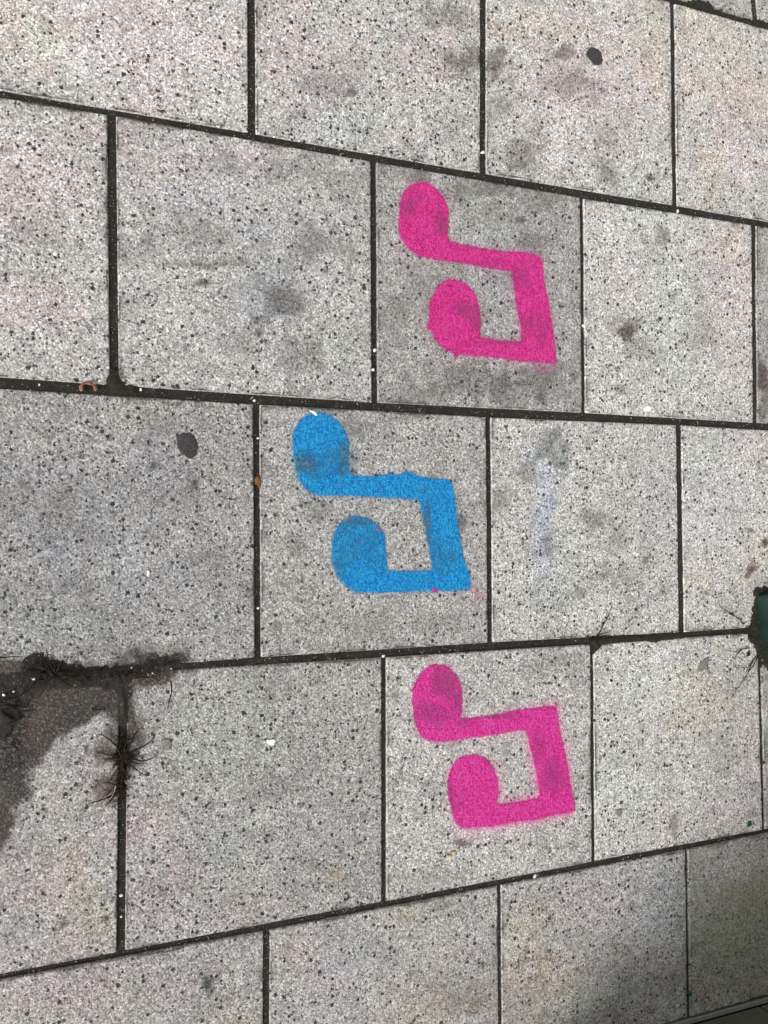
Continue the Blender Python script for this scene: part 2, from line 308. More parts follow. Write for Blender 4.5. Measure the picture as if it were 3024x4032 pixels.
# broad hue shifts, plus shade painted in at the left: (x, y, rx, ry, (r,g,b) multiplier)
TS0 = 1
PK = (1.10,.985,1.03); GN = (.965,1.035,1.0); YL = (1.07,1.035,.90); BL = (.96,.985,1.06); GR = (.92,.94,.93)
TN = [
 (250,2250,650,520,(.84,.84,.86)), (150,2150,300,500,(.90,.90,.91)), (600,100,900,420,(1.09,1.045,1.05)), (150,800,400,500,(1.08,1.03,1.04)), (2500,300,700,450,(1.08,1.05,1.05)), (350,3700,500,420,(1.05,1.0,1.02)),  # the leading darker ellipses are soft shade painted on the left slabs
 (150,100,200,160,YL), (560,150,420,260,PK), (300,300,160,110,GN), (700,30,120,50,YL), (900,430,160,90,GN), (100,700,260,200,PK), (250,1000,120,60,GN), (170,1230,230,130,PK), (350,1080,100,80,GN),
 (650,620,260,90,PK), (800,760,220,140,BL), (1250,250,200,180,PK), (1450,150,130,130,GN), (1400,500,300,90,GN), (1330,480,140,60,BL), (1700,200,180,120,PK), (1600,520,120,60,PK),
 (2130,120,200,110,YL), (2250,350,300,220,PK), (2560,120,110,260,YL), (2000,600,90,70,GN), (2450,680,120,60,GN), (2850,250,220,260,YL), (2900,480,130,200,PK), (2780,700,100,110,YL),
 (2500,870,180,130,GN), (2350,850,60,40,PK), (2850,950,110,90,YL), (2850,1250,130,300,PK), (2640,1150,120,150,GN), (2480,1080,60,120,PK), (2700,1420,130,180,GN), (2940,1180,40,110,YL),
 (1100,1080,170,260,BL), (1000,1200,120,160,BL), (950,1060,130,50,GN), (1000,620,120,60,PK), (1330,1350,80,90,GN), (1750,760,260,80,GN), (1900,900,200,100,GN), (2000,1100,150,250,BL),
 (2150,1900,48,130,(.86,.93,1.14)), (2150,2120,45,170,(.88,.95,1.13)), (2120,1810,50,40,(.86,.98,1.10)), (2230,2150,70,160,GN), (2190,2340,110,80,GN), (2780,2000,170,200,BL), (2800,1780,120,80,GN), (2960,1760,80,60,PK),
 (2950,2170,70,120,YL), (2750,2280,110,90,YL), (2560,2700,150,110,GN), (2750,2750,180,180,YL), (2950,2950,60,160,PK), (2870,3200,140,60,PK), (2450,3100,150,130,GN), (2620,3230,30,70,PK),
 (300,2000,300,260,BL), (300,2300,260,120,BL), (650,2300,260,200,BL), (700,1750,170,160,(.97,.96,1.05)), (300,2450,260,100,GN), (420,2250,120,60,(1.04,1.03,.92)), (560,1640,150,50,YL),
 (250,3150,110,90,YL), (400,3120,90,100,PK), (120,3450,160,160,PK), (250,3450,110,200,YL), (440,3300,150,90,PK), (430,3550,60,140,GN), (330,3620,120,110,YL), (640,3300,110,110,PK), (880,3350,170,130,(.97,1.03,1.02)),
 (560,3550,90,150,PK), (750,3430,120,80,PK), (900,3600,140,70,PK), (970,3450,60,120,YL), (300,3850,260,120,(1.09,.96,1.07)), (520,3950,150,110,YL), (130,3980,120,60,YL), (700,3900,150,110,(1.08,.96,1.08)), (700,3780,70,30,BL), (880,3980,120,70,YL), (560,3700,90,60,GN),
 (1200,3690,60,60,PK), (1280,3850,110,90,(1.07,.95,1.06)), (1400,3770,150,90,(.95,1.0,1.03)), (1600,3600,120,60,YL), (1150,3800,60,80,YL), (1380,4000,80,50,(.93,1.0,1.05)), (1600,3980,160,80,(1.10,1.03,.92)), (1750,3750,110,60,YL),
 (1880,3720,90,60,(1.07,.96,1.06)), (1840,3870,60,70,(.95,1.0,1.05)), (1960,3900,30,80,(.93,1,1.05)), (2100,3600,100,80,YL), (2350,3540,180,90,(1.07,.97,1.06)), (2050,3720,130,110,YL), (2150,3850,170,90,(1.12,.98,.88)), (2600,3600,110,150,(.9,.98,1.08)), (2450,3850,140,120,(.92,.98,1.06)), (2300,3930,110,70,(.93,1.04,.93)),
 (2860,3700,160,160,(.97,1.07,.86)), (2980,3450,80,110,(1.08,1.0,.92)), (2820,3420,60,60,(1.03,.97,1.06)), (2780,3900,60,50,(1.1,.97,.92)), (2980,3880,60,50,(1.1,.97,.9)), (2560,3780,60,60,(1.06,.97,.95)),
 (1500,2800,400,300,(1.0,1.01,.99)), (900,2900,300,300,(.97,1.02,.97)), (1300,2400,250,200,(1.02,1.0,.96)),
]
HALO = [(2140,1450,60,22,.14,(.45,.10,.30)), (1870,2330,40,28,.16,(.50,.16,.30)), (1395,1790,24,80,.22,(.05,.10,.13))]
N1 = [(325,135),(385,150),(440,185),(485,235),(520,290),(545,345),(552,420),(548,500),(540,580),(560,625),(700,655),(850,685),(1000,710),(1150,715),(1260,735),(1305,765),(1315,800),(1325,900),(1340,1000),(1360,1100),(1380,1200),(1395,1300),(1405,1400),(1420,1500),(1430,1620),(1300,1610),(1150,1600),(1000,1585),(850,1565),(700,1555),(640,1545),(605,1582),(588,1545),(530,1510),(470,1460),(430,1420),(415,1355),(372,1340),(385,1280),(400,1210),(388,1160),(405,1100),(430,1050),(460,1000),(500,955),(560,930),(620,940),(690,970),(740,1020),(775,1080),(795,1150),(812,1230),(815,1300),(800,1385),(830,1410),(940,1430),(1060,1440),(1140,1440),(1140,1350),(1125,1260),(1110,1160),(1095,1060),(1080,960),(1065,870),(980,855),(860,840),(740,815),(600,790),(480,780),(380,760),(310,745),(240,700),(190,650),(155,590),(140,520),(145,430),(150,330),(165,260),(200,200),(250,160)]
N2 = [(310,92),(370,105),(430,130),(480,170),(515,220),(545,275),(560,340),(570,420),(572,500),(570,570),(600,605),(700,615),(780,610),(860,605),(900,590),(940,600),(990,595),(1040,585),(1070,575),(1100,600),(1150,620),(1250,632),(1390,645),(1405,680),(1420,740),(1430,800),(1435,880),(1450,980),(1465,1080),(1480,1170),(1500,1260),(1520,1340),(1555,1430),(1560,1490),(1545,1535),(1450,1545),(1350,1548),(1200,1550),(1050,1555),(900,1558),(750,1562),(650,1560),(590,1545),(540,1510),(490,1460),(460,1400),(435,1320),(425,1230),(430,1150),(440,1080),(470,1030),(510,985),(560,950),(620,935),(690,945),(750,970),(800,1010),(840,1060),(858,1120),(868,1200),(870,1300),(875,1385),(940,1388),(1050,1390),(1150,1388),(1240,1385),(1240,1310),(1225,1220),(1205,1130),(1190,1040),(1170,950),(1150,860),(1135,800),(1050,795),(900,790),(750,780),(600,772),(450,768),(340,768),(270,755),(220,720),(175,665),(145,600),(125,520),(115,430),(108,330),(115,260),(140,200),(180,150),(230,110),(270,95)]
N3 = [(350,115),(420,130),(475,160),(510,200),(540,260),(555,340),(560,420),(552,500),(550,550),(600,560),(680,548),(800,530),(950,500),(1100,475),(1250,462),(1320,470),(1335,540),(1345,620),(1360,700),(1380,780),(1400,870),(1420,970),(1435,1070),(1450,1160),(1475,1230),(1480,1300),(1440,1320),(1300,1350),(1150,1380),(1000,1400),(850,1425),(700,1445),(600,1450),(540,1440),(500,1400),(475,1330),(450,1240),(435,1150),(440,1070),(455,990),(480,930),(530,880),(600,855),(670,852),(730,870),(780,905),(815,960),(835,1020),(850,1090),(855,1150),(845,1200),(835,1240),(870,1258),(960,1248),(1080,1228),(1190,1205),(1185,1120),(1165,1020),(1145,920),(1125,820),(1100,730),(1075,655),(1000,658),(900,675),(780,695),(650,712),(500,735),(380,748),(300,740),(240,715),(200,670),(175,600),(160,510),(150,420),(155,330),(175,260),(210,200),(260,150),(300,125)]
NW = [np.array([at(ox+x*800/1659, oy+y*800/1659) for x, y in P_]) for P_, ox, oy in ((N1,1500,650),(N2,1100,1580),(N3,1550,2560))]
TS = .48
MUDP = [(-200,2560),(60,2600),(110,2612),(135,2590),(190,2590),(250,2625),(330,2637),(470,2628),(560,2612),(660,2590),(720,2590),(735,2612),(690,2640),(610,2662),(530,2680),(505,2700),(500,2850),(480,2860),(440,2815),(400,2800),(320,2830),(300,2838),(200,2870),(145,2930),(135,3010),(90,3090),(40,3180),(0,3300),(-200,3500)]
def surface(X, Y, z_tone):
    px, py = pix(X, Y)
    wob = np.clip(1+.95*(vnoise(X, Y, .026, 4, 3)-.5)*2, .5, 3)
    mul = np.ones(X.shape+(3,))*z_tone
    w2 = np.clip(1+1.2*(vnoise(X, Y, .055, 4, 9)-.5)*2, .6, 3)
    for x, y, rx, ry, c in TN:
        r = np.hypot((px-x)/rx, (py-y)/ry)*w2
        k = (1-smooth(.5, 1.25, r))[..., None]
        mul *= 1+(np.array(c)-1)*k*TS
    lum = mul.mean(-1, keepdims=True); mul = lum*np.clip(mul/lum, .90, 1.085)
    over = np.zeros(X.shape+(4,))
    for x, y, rx, ry, a, c in ST+HALO:
        r = np.hypot((px-x)/rx, (py-y)/ry)*wob
        k = min(.92, a*1.45)*(1-smooth(.40, 1.35, r))*(.70+.6*vnoise(X, Y, .014, 3, 17))
        ca = over[..., 3]; na = ca+k*(1-ca)
        wgt = np.where(na > 0, k/np.maximum(na, 1e-6), 0)[..., None]
        over[..., :3] = over[..., :3]*(1-wgt)+np.array(c)*wgt; over[..., 3] = na
    for W, c, a0, a1, axx, ayy in ((NW[0], (.50,.08,.28), .20, .20, 1, .2), (NW[1], (.04,.17,.30), .20, .10, -.5, .5), (NW[2], (.72,.10,.36), .18, .55, 1, -.8)):
        cw = W.mean(0); near = (np.abs(X-cw[0]) < .25) & (np.abs(Y-cw[1]) < .27)
        if not near.any(): continue
        sdv = poly_sd(W, X[near], Y[near]); g = np.clip(((X[near]-cw[0])*axx+(Y[near]-cw[1])*ayy)/.12, 0, 1)
        k = (a0+a1*g)*np.exp(-np.clip(sdv, 0, 1)/.010)*(.6+.9*vnoise(X[near], Y[near], .012, 2, 31))
        k = np.clip(k, 0, .8); o_ = over[near]; ca = o_[:, 3]; na = ca+k*(1-ca); w_ = np.where(na > 0, k/np.maximum(na, 1e-6), 0)[:, None]
        o_[:, :3] = o_[:, :3]*(1-w_)+np.array(c)*w_; o_[:, 3] = na; over[near] = o_
    # film of mud washed over the slabs at the left edge
    near = (px < 800) & (py > 2350) & (py < 3500)
    if near.any():
        x_, y_ = X[near], Y[near]
        sdv = poly_sd(MUDP, px[near], py[near])-24+62*(vnoise(x_, y_, .035, 4, 41)-.5)*2
        k = 1.05*smooth(24, -20, sdv)*(.80+.35*vnoise(x_, y_, .012, 3, 44)); k = np.clip(k, 0, .97)
        hue = smooth(.42, .6, vnoise(x_, y_, .07, 3, 47))[:, None]; dkk = (.25+.85*vnoise(x_, y_, .03, 3, 48))[:, None]
        c = (np.array((.050,.030,.026))*hue+np.array((.034,.028,.022))*(1-hue))*dkk
        o_ = over[near]; ca = o_[:, 3]; na = ca+k*(1-ca); w_ = np.where(na > 0, k/np.maximum(na, 1e-6), 0)[:, None]
        o_[:, :3] = o_[:, :3]*(1-w_)+c*w_; o_[:, 3] = na; over[near] = o_
    return mul, over

# ---------------------------------------------------------------- slabs
GRP = 'concrete paving slabs'
def make_slab(name, corners, tone, label, dz=0.0, cell=.0065):
    """corners: TL, TR, BR, BL on the ground; a slab with worn, uneven, bevelled arrises"""
    TL, TR, BR, BL = [np.array(c, float) for c in corners]
    nu = max(8, int(np.linalg.norm(TR-TL)/cell)); nv = max(8, int(np.linalg.norm(BL-TL)/cell))
    u = np.linspace(0, 1, nu+1); v = np.linspace(0, 1, nv+1)
    Ug, Vg = np.meshgrid(u, v)
    def Pq(Ug, Vg):
        a = TL+(TR-TL)*Ug[..., None]; b = BL+(BR-BL)*Ug[..., None]; return a+(b-a)*Vg[..., None]
    P = Pq(Ug, Vg); ins = .0022
    # inset of the flat top with small chips along the arris
    lenu, lenv = np.linalg.norm(TR-TL), np.linalg.norm(BL-TL)
    chip = lambda q: ins+.0017*(vnoise(q[..., 0], q[..., 1], .012, 3, 5)-.5)*2+.0065*np.clip(vnoise(q[..., 0], q[..., 1], .030, 2, 8)-.72, 0, 1)*5
    dc = np.min([np.hypot(P[..., 0]-c[0], P[..., 1]-c[1]) for c in (TL, TR, BR, BL)], axis=0)
    ce = chip(P)+np.exp(-dc/.008)*.006*vnoise(P[..., 0], P[..., 1], .08, 1, 77)
    Q = P.copy(); eu = (TR-TL)/lenu; ev = (BL-TL)/lenv
    Q[:, 0] += eu*ce[:, 0, None]; Q[:, -1] -= eu*ce[:, -1, None]
    Q[0] += ev*ce[0][:, None]; Q[-1] -= ev*ce[-1][:, None]
    Z = dz+.0004*(vnoise(P[..., 0], P[..., 1], .15, 2, 4)-.5)
    V = np.concatenate([Q, Z[..., None]], -1).reshape(-1, 3)
    idx = np.arange(len(V)).reshape(nv+1, nu+1)
    Fc = np.stack([idx[1:, :-1], idx[1:, 1:], idx[:-1, 1:], idx[:-1, :-1]], -1).reshape(-1, 4)
    ring = np.concatenate([idx[0, :-1], idx[:-1, -1], idx[-1, :0:-1], idx[:0:-1, 0]])
    R0 = P.reshape(-1, 2)[ring]; cen = (TL+TR+BR+BL)/4
    vs = [V]; fs = [Fc]; prev = ring; base = len(V)
    outw = R0-V[ring][:, :2]
    for dzr, k in ((-.0013, .55), (-.0035, .95), (-.040, 1.0)):
        jit = .0006*(vnoise(R0[:, 0], R0[:, 1], .009, 2, int(abs(dzr)*9999))-.5)
        nl = np.linalg.norm(outw, axis=1)+1e-9
        xy = V[ring][:, :2]+outw*(k+jit/nl)[:, None]
        vs.append(np.column_stack([xy, np.full(len(xy), dz+dzr)])); cur = np.arange(base, base+len(xy)); base += len(xy)
        nx = np.roll(np.arange(len(ring)), -1)
        fs.append(np.stack([prev, cur, cur[nx], prev[nx]], -1)[:, ::-1]); prev = cur
    V = np.concatenate(vs); Fc = np.concatenate(fs)
    o = link_mesh(name, V, Fc, slab_m, loc=(cen[0], cen[1], 0))
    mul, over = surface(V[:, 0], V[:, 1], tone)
    nt = (nu+1)*(nv+1)
    mul[nt:] *= 1.08                                  # clean broken arris is paler than the trodden face
    over[nt:, 3] *= .5; k = V[nt:, 2] < dz-.02; mul[nt:][k] *= .45
    de = np.minimum(np.minimum(Ug, 1-Ug)*lenu, np.minimum(Vg, 1-Vg)*lenv).ravel(); X_, Y_ = V[:nt, 0], V[:nt, 1]
    soil = np.exp(-de/.007)*smooth(.50, .72, vnoise(X_, Y_, .05, 3, 71))*.85+np.exp(-de/.0025)*.35*vnoise(X_, Y_, .02, 2, 72)
    ca = over[:nt, 3].copy(); na = ca+soil*(1-ca); w_ = np.where(na > 0, soil/np.maximum(na, 1e-6), 0)[:, None]
    over[:nt, :3] = over[:nt, :3]*(1-w_)+np.array((.035, .033, .026))*w_; over[:nt, 3] = na
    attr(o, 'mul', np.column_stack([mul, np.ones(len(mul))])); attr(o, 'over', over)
    tag(o, label, 'paving slab', GRP); return o

SL = {   # course -> [(tone, label)] from left to right
 'T': [(1.0, 'slab with a dark crumbling front edge, only its lower strip seen at the top right'), (1.0, 'sliver of slab in the very top right corner past the short dark joint')],
 'A': [(1.30, 'pinkish speckled slab filling the top left corner'), (1.18, 'speckled slab in the top row with grey-green and bluish blotches, second from the left'), (1.29, 'pale pink slab in the top row carrying the round dark gum spot'), (1.28, 'yellowish cream slab at the right end of the top row')],
 'B': [(1.16, 'partly seen pink-tinged slab at the left edge, above the curled dry leaf'), (1.10, 'bluish grey slab with smoky stains, left of the upper pink note'), (.90, 'grey slab painted with the upper pink music note'), (1.33, 'pale slab with a brownish round stain and a pale blue oval chip, right of the upper pink note'), (.92, 'strip of slab with a dark stain at the right edge, beside the slab of the brownish stain')],
 'C': [(.84, 'dark grey slab with the black oval gum spot, left of the blue note'), (.95, 'grey slab painted with the blue music note'), (1.25, 'pale slab with a faint bluish stripe, right of the blue note'), (1.35, 'whitish slab at the right edge notched round the green post')],
 'D': [(.86, 'slab at the left edge half buried in dark mud and moss'), (.86, 'plain grey-green slab with one white flake, left of the lower pink note'), (1.12, 'grey slab painted with the lower pink music note'), (1.37, 'whitish slab right of the lower pink note and below the thin twig'), (1.1, 'sliver of slab at the right edge below the green post')],
 'E': [(.84, 'brownish speckled slab in the bottom left corner with a small black mark'), (.92, 'slab in the bottom row, second from left, with mauve and tan tints'), (1.0, 'slab in the bottom row fading to brown shade towards the bottom'), (.85, 'slab under dull olive shade in the bottom right, next to the wall')],
}
XL, XR = -2.05, 3.2
def joint_x(j, y):
    (t, b, wd) = j; T = at(*t); B = at(*b); k = (y-T[1])/(B[1]-T[1]); return T[0]+(B[0]-T[0])*k
def corner(k, x_of_y, sign, side):
    """intersection of course line k (offset to the slab's side) with an upright joint"""
    y = float(yline(k, 0.5))
    for _ in range(6): x = x_of_y(y); y = float(yline(k, x))+sign*wj.get(k, .014)/2
    return (x, y)
extra = []                                   # slabs outside the photograph, for the surrounding pavement
for (nm, kt, kb) in COURSES:
    js = VJ[nm]; fx = []
    for j in js:
        fx.append((lambda y, j=j: joint_x(j, y)-j[2]/2, lambda y, j=j: joint_x(j, y)+j[2]/2))
    f0 = lambda y, f=fx[0][0]: f(y)+js[0][2]-U+.001
    f1 = lambda y, f=fx[-1][1]: f(y)+U-.016
    edges = [f0]+[f for p in fx for f in p]+[f1]
    for i in range(len(js)+1):
        l, r = edges[2*i], edges[2*i+1]
        cs = [corner(kt, l, -1, 0), corner(kt, r, -1, 1), corner(kb, r, 1, 1), corner(kb, l, 1, 0)]
        if nm == 'C' and i == len(js):        # this slab stops at the post
            pass
        tone, lab = SL[nm][i]
        dz = 0.0 if 'painted with' in lab else random.uniform(-.0022, 0)
        make_slab('paving_slab', cs, tone, lab, dz)
    for side in (0, 1):
        for q in range(1, 5):
            f = (lambda y, q=q, side=side: (f0(y)-.014-(U-.014)-(q-1)*U) if side == 0 else (f1(y)+.014+(q-1)*U))
            g = lambda y, f=f: f(y)+U-.015
            extra.append([corner(kt, f, -1, 0), corner(kt, g, -1, 1), corner(kb, g, 1, 1), corner(kb, f, 1, 0)])
# rows beyond the photograph's top
for r in range(5):
    for q in range(-6, 8):
        x0 = q*U+(.3 if r % 2 else 0)+.02; y0 = LN[-1][:, 1].mean()+r*U
        sl = (LN[0][-1, 1]-LN[0][0, 1])/(LN[0][-1, 0]-LN[0][0, 0])
        yy = lambda x, y0=y0: float(yline(0, x))+(y0-LN[0][:, 1].mean())
        extra.append([(x0, yy(x0)+U-.007), (x0+U-.014, yy(x0+U)+U-.007), (x0+U-.014, yy(x0+U)+.007), (x0, yy(x0)+.007)])
V = []; Fc = []
for cs in extra:
    b = len(V); cs = [np.array(c) for c in cs]; cen = sum(cs)/4
    for k, z in ((.004, 0.0), (0, -.003), (0, -.04)):
        for c in cs:
            d = cen-c; V.append((*(c+d/np.linalg.norm(d)*k*1.4), z))
    Fc.append((b+3, b+2, b+1, b))
    for s in (0, 4):
        for i in range(4): Fc.append((b+s+i, b+s+(i+1) % 4, b+s+4+(i+1) % 4, b+s+4+i))
o = link_mesh('pavement', V, Fc, slab_m); V = np.array(V)
attr(o, 'mul', np.ones((len(V), 4))); attr(o, 'over', np.zeros((len(V), 4)))
tag(o, kind='structure')
# dirt bed seen in the joints, and the ground to the horizon
gx = np.arange(-1.2, 3.0, .012); gy = np.arange(-3.4, .3, .012); GX, GY_ = np.meshgrid(gx, gy)
GZ = -.0075+.005*(vnoise(GX, GY_, .03, 3, 2)-.5)+.004*(vnoise(GX, GY_, .15, 2, 14)-.5)
idx = np.arange(GX.size).reshape(GX.shape)
o = link_mesh('joint_bed', np.stack([GX, GY_, GZ], -1).reshape(-1, 3), np.stack([idx[:-1, :-1], idx[:-1, 1:], idx[1:, 1:], idx[1:, :-1]], -1).reshape(-1, 4), joint_m, smooth_sh=True)
tag(o, kind='structure')
o = link_mesh('ground', [(-150, -150, -.02), (150, -150, -.02), (150, 150, -.02), (-150, 150, -.02)], [(0, 1, 2, 3)], joint_m); tag(o, kind='structure')

# ---------------------------------------------------------------- painted notes
def note(poly, ox, oy, thin, mat, label):
    s = 800/1659
    W = np.array([at(ox+x*s, oy+y*s) for x, y in poly])
    lo, hi = W.min(0)-.006, W.max(0)+.006; c = .0022
    gx = np.arange(lo[0], hi[0], c); gy = np.arange(lo[1], hi[1], c); X, Y = np.meshgrid(gx, gy)
    sdv = poly_sd(W, X, Y)+.0018*(vnoise(X, Y, .006, 2, 6)-.5)*2+.0028*(vnoise(X, Y, .022, 2, 61)-.5)
    keep = sdv < .0055
    q = keep[:-1, :-1] & keep[1:, :-1] & keep[:-1, 1:] & keep[1:, 1:]
    idx = np.arange(X.size).reshape(X.shape)
    f = np.stack([idx[:-1, :-1], idx[:-1, 1:], idx[1:, 1:], idx[1:, :-1]], -1)[q]
    used = np.unique(f); remap = -np.ones(X.size, int); remap[used] = np.arange(len(used))
    Z = .0021+.0003*vnoise(X, Y, .005, 2, 1)
    Vv = np.stack([X, Y, Z], -1).reshape(-1, 3)[used]
    cen = W.mean(0)
    o = link_mesh('painted_music_note', Vv, remap[f], mat, loc=(cen[0], cen[1], 0), smooth_sh=True)
    attr(o, 'cov', (.5-sdv/.0085).clip(-.3, 1.4).ravel()[used])
    px, py = pix(X, Y); th = np.zeros(X.shape)
    for x, y, rx, ry, a in thin:
        r = np.hypot((px-ox-x*s)/(rx*s), (py-oy-y*s)/(ry*s))*(1+.8*(vnoise(X, Y, .02, 3, 12)-.5)*2)
        th = np.maximum(th, a*(1-smooth(.2, 1.6, r)))
    attr(o, 'thin', th.ravel()[used])
    tag(o, label, 'painted note', 'stencilled music notes'); return o
note(N1, 1500, 650, [(220,330,80,80,.5),(500,490,70,80,.6),(1110,920,60,70,.55),(690,1180,90,60,.6),(780,1260,45,90,.55),(560,1530,70,30,.5),(1200,1290,90,70,.5),(1330,1350,60,90,.35),(760,670,160,25,.4),(950,1450,150,25,.4),(800,800,250,20,.4)], pink_m, 'pink stencilled music note nearest the top of the photo, with patchy mauve thin spots')
note(N2, 1100, 1580, [(200,500,110,85,.9),(530,440,60,130,.9),(420,480,160,90,.35),(620,980,170,50,.75),(560,1180,140,170,.30),(760,1150,110,180,.26),(1190,1050,45,230,.75),(1300,1250,150,130,.3),(480,1350,60,120,.4)], blue_m, 'bright blue stencilled music note on the middle slab, with two tiny magenta splashes')
note(N3, 1550, 2560, [(440,280,120,130,.75),(300,520,170,100,.55),(520,420,50,120,.6),(880,535,200,22,.6),(1300,1000,100,110,.55),(1180,800,60,120,.35),(450,1200,30,150,.6),(700,1000,10,10,.0),(530,1260,50,60,.35),(560,580,60,30,.6)], pink2_m, 'pink stencilled music note lowest in the photo, with a soft rosy overspray edge')

# ---------------------------------------------------------------- small things
def blob(name, x, y, rx, ry, h, mat, label, cat, group=None, ang=0, rough=.12, z0=0.0, seed=0, sq=1.0, dome=2.2):
    """flattened irregular lump; radii in photo pixels"""
    c = at(x, y); ex = abs(at(x+1, y)-c)[0]; ey = abs(at(x, y+1)-c)[1]
    RXm, RYm = rx*ex, ry*ey; R = random.Random(seed+int(x)); n = 28; ph = [R.uniform(0, 6.28) for _ in range(5)]
    V = []; Fc = []
    rings = [(1.0, -.0006), (.97, .45), (.85, .80), (.6, .97), (.3, 1.0)]
    for k, (r, zz) in enumerate(rings):
        for i in range(n):
            a = 2*math.pi*i/n
            w_ = 1+rough*(math.sin(2*a+ph[0])+.7*math.sin(3*a+ph[1])+.5*math.sin(5*a+ph[2])+.5*math.sin(9*a+ph[3])+.35*math.sin(14*a+ph[1]))
            ca, sa = math.cos(a), math.sin(a)
            if sq < 1: m = max(abs(ca), abs(sa)); w_ *= (1/m)**(1-sq)*(.85)
            X_, Y_ = RXm*r*w_*ca, RYm*r*w_*sa
            X2 = X_*math.cos(ang)-Y_*math.sin(ang); Y2 = X_*math.sin(ang)+Y_*math.cos(ang)
            zt = z0-.001 if k == 0 else z0+h*zz*(1+.15*math.sin(3*a+ph[4])*(1-r))
            V.append((c[0]+X2, c[1]+Y2, zt))
    V.append((c[0], c[1], z0+h))
    for k in range(len(rings)-1):
        for i in range(n): j = (i+1) % n; Fc.append((k*n+i, k*n+j, (k+1)*n+j, (k+1)*n+i))
    for i in range(n): Fc.append(((len(rings)-1)*n+i, (len(rings)-1)*n+(i+1) % n, len(V)-1))
    o = link_mesh(name, V, Fc, mat, loc=(c[0], c[1], z0), smooth_sh=True); return tag(o, label, cat, group)
GG = 'trodden chewing gum spots'
blob('chewing_gum', 738, 1752, 41, 50, .0013, gum_dark_m, 'large black oval gum spot on the dark slab left of the blue note', 'chewing gum', GG, ang=.5, rough=.06, z0=0)
blob('chewing_gum', 2343, 221, 31, 33, .0013, gum_dark_m, 'round dark gum spot on the pale pink slab near the top', 'chewing gum', GG, rough=.075, z0=0)
blob('chewing_gum', 2541, 2207, 13, 14, .0013, gum_grey_m, 'tiny round grey gum spot on the slab right of the blue note', 'chewing gum', GG, rough=.05, z0=0)
blob('chewing_gum', 2770, 2617, 29, 17, .0013, gum_grey_m, 'flat grey oval gum spot below the joint, left of the green post', 'chewing gum', GG, ang=.7, rough=.05, z0=0)
blob('chewing_gum', 1090, 2466, 21, 22, .0013, gum_grey_m, 'dim grey gum spot in the lower left corner of the blue note slab', 'chewing gum', GG, rough=.06, z0=0)
blob('chewing_gum', 2438, 3200, 12, 15, .0013, gum_grey_m, 'small grey gum spot on the whitish slab right of the lower pink note', 'chewing gum', GG, rough=.08, z0=0)
blob('paper_scrap', 654, 2932, 24, 26, .0016, gum_grey_m, 'small square grey scrap flat on the slab right of the rooted weed', 'scrap', None, ang=.05, rough=.05, z0=0, sq=.3)
blob('paint_flake', 2550, 1609, 16, 10, .0020, chalk_m, 'pale blue-white oval flake just above the joint, right of the upper pink note', 'flake', None, ang=.1, rough=.06, z0=.001)
blob('paint_flake', 1068, 2922, 13, 16, .0016, chalk_m, 'ragged white flake on the plain slab left of the lower pink note', 'flake', None, ang=.6, rough=.22, z0=.001)
blob('white_chip', 584, 2258, 6, 14, .0025, white_m, 'narrow oblong white chip on the dark grey slab under the black gum', 'chip', None, ang=-.15, rough=.03, z0=.0005, sq=.2)
blob('white_chip', 1236, 1626, 15, 6, .0022, chalk_m, 'white speck of old paint at the top rim of the blue note', 'chip', None, ang=-.4, rough=.2, z0=.002)
blob('green_chip', 2598, 1256, 6, 8, .0025, green_m, 'dark green chip on the pale slab near the brownish stain', 'chip', 'green chips', rough=.15, z0=.0005)
blob('green_chip', 2951, 3243, 9, 10, .0025, green_m, 'dark green chip by the joint at the lower right edge', 'chip', 'green chips', rough=.12, z0=.0005)
blob('green_chip', 2717, 3912, 10, 9, .0040, green_m, 'dark green chip caught in the narrow joint near the bottom right wall', 'chip', 'green chips', rough=.2, z0=-.002)
blob('paint_splash', 1489, 2081, 6, 8, .0007, magenta_m, 'tiny magenta paint splash on the lower head of the blue note', 'paint splash', 'magenta splashes', rough=.15, z0=.0026)
blob('paint_splash', 1711, 2324, 11, 8, .0007, magenta_m, 'star-like magenta paint splash on the bottom rim of the blue note', 'paint splash', 'magenta splashes', rough=.2, z0=.0026)
for (x, y, rx, ry, lab) in ((1785, 3357, 12, 8, None), (1802, 3345, 8, 6, None), (1768, 3368, 8, 6, None)):
    blob('crumb', x, y, rx, ry, .004, tan_m, 'tan and white crumbs scattered below the lower pink note', 'crumb', 'crumbs below the lower pink note', rough=.2, z0=.0005, seed=y)
WG = 'white stone chips in the mossy joint'
for (x, y, r) in ((583, 2656, 7), (602, 2650, 7), (586, 2634, 5), (674, 2632, 7), (518, 2630, 5), (452, 2706, 5), (461, 2705, 5), (427, 2700, 4), (132, 2672, 9), (15, 2735, 8), (54, 2722, 6), (155, 1514, 6), (555, 1533, 8), (1003, 1576, 7), (1018, 1725, 6), (1018, 2395, 7), (1512, 2584, 8), (478, 3528, 9), (478, 3612, 6), (1471, 1455, 8), (1478, 1378, 9), (2302, 1283, 9), (2109, 3452, 8), (1904, 598, 9), (2672, 830, 6)):
    lab = 'small white stone chip lodged in a dark joint'
    r *= .8; o = blob('stone_chip', x, y, r, r*.8, .004, white_m, lab, 'stone chip', 'white stone chips in the joints', ang=x, rough=.14, z0=(-.0045 if y not in (2672, 2735, 2722) else .002), seed=y)

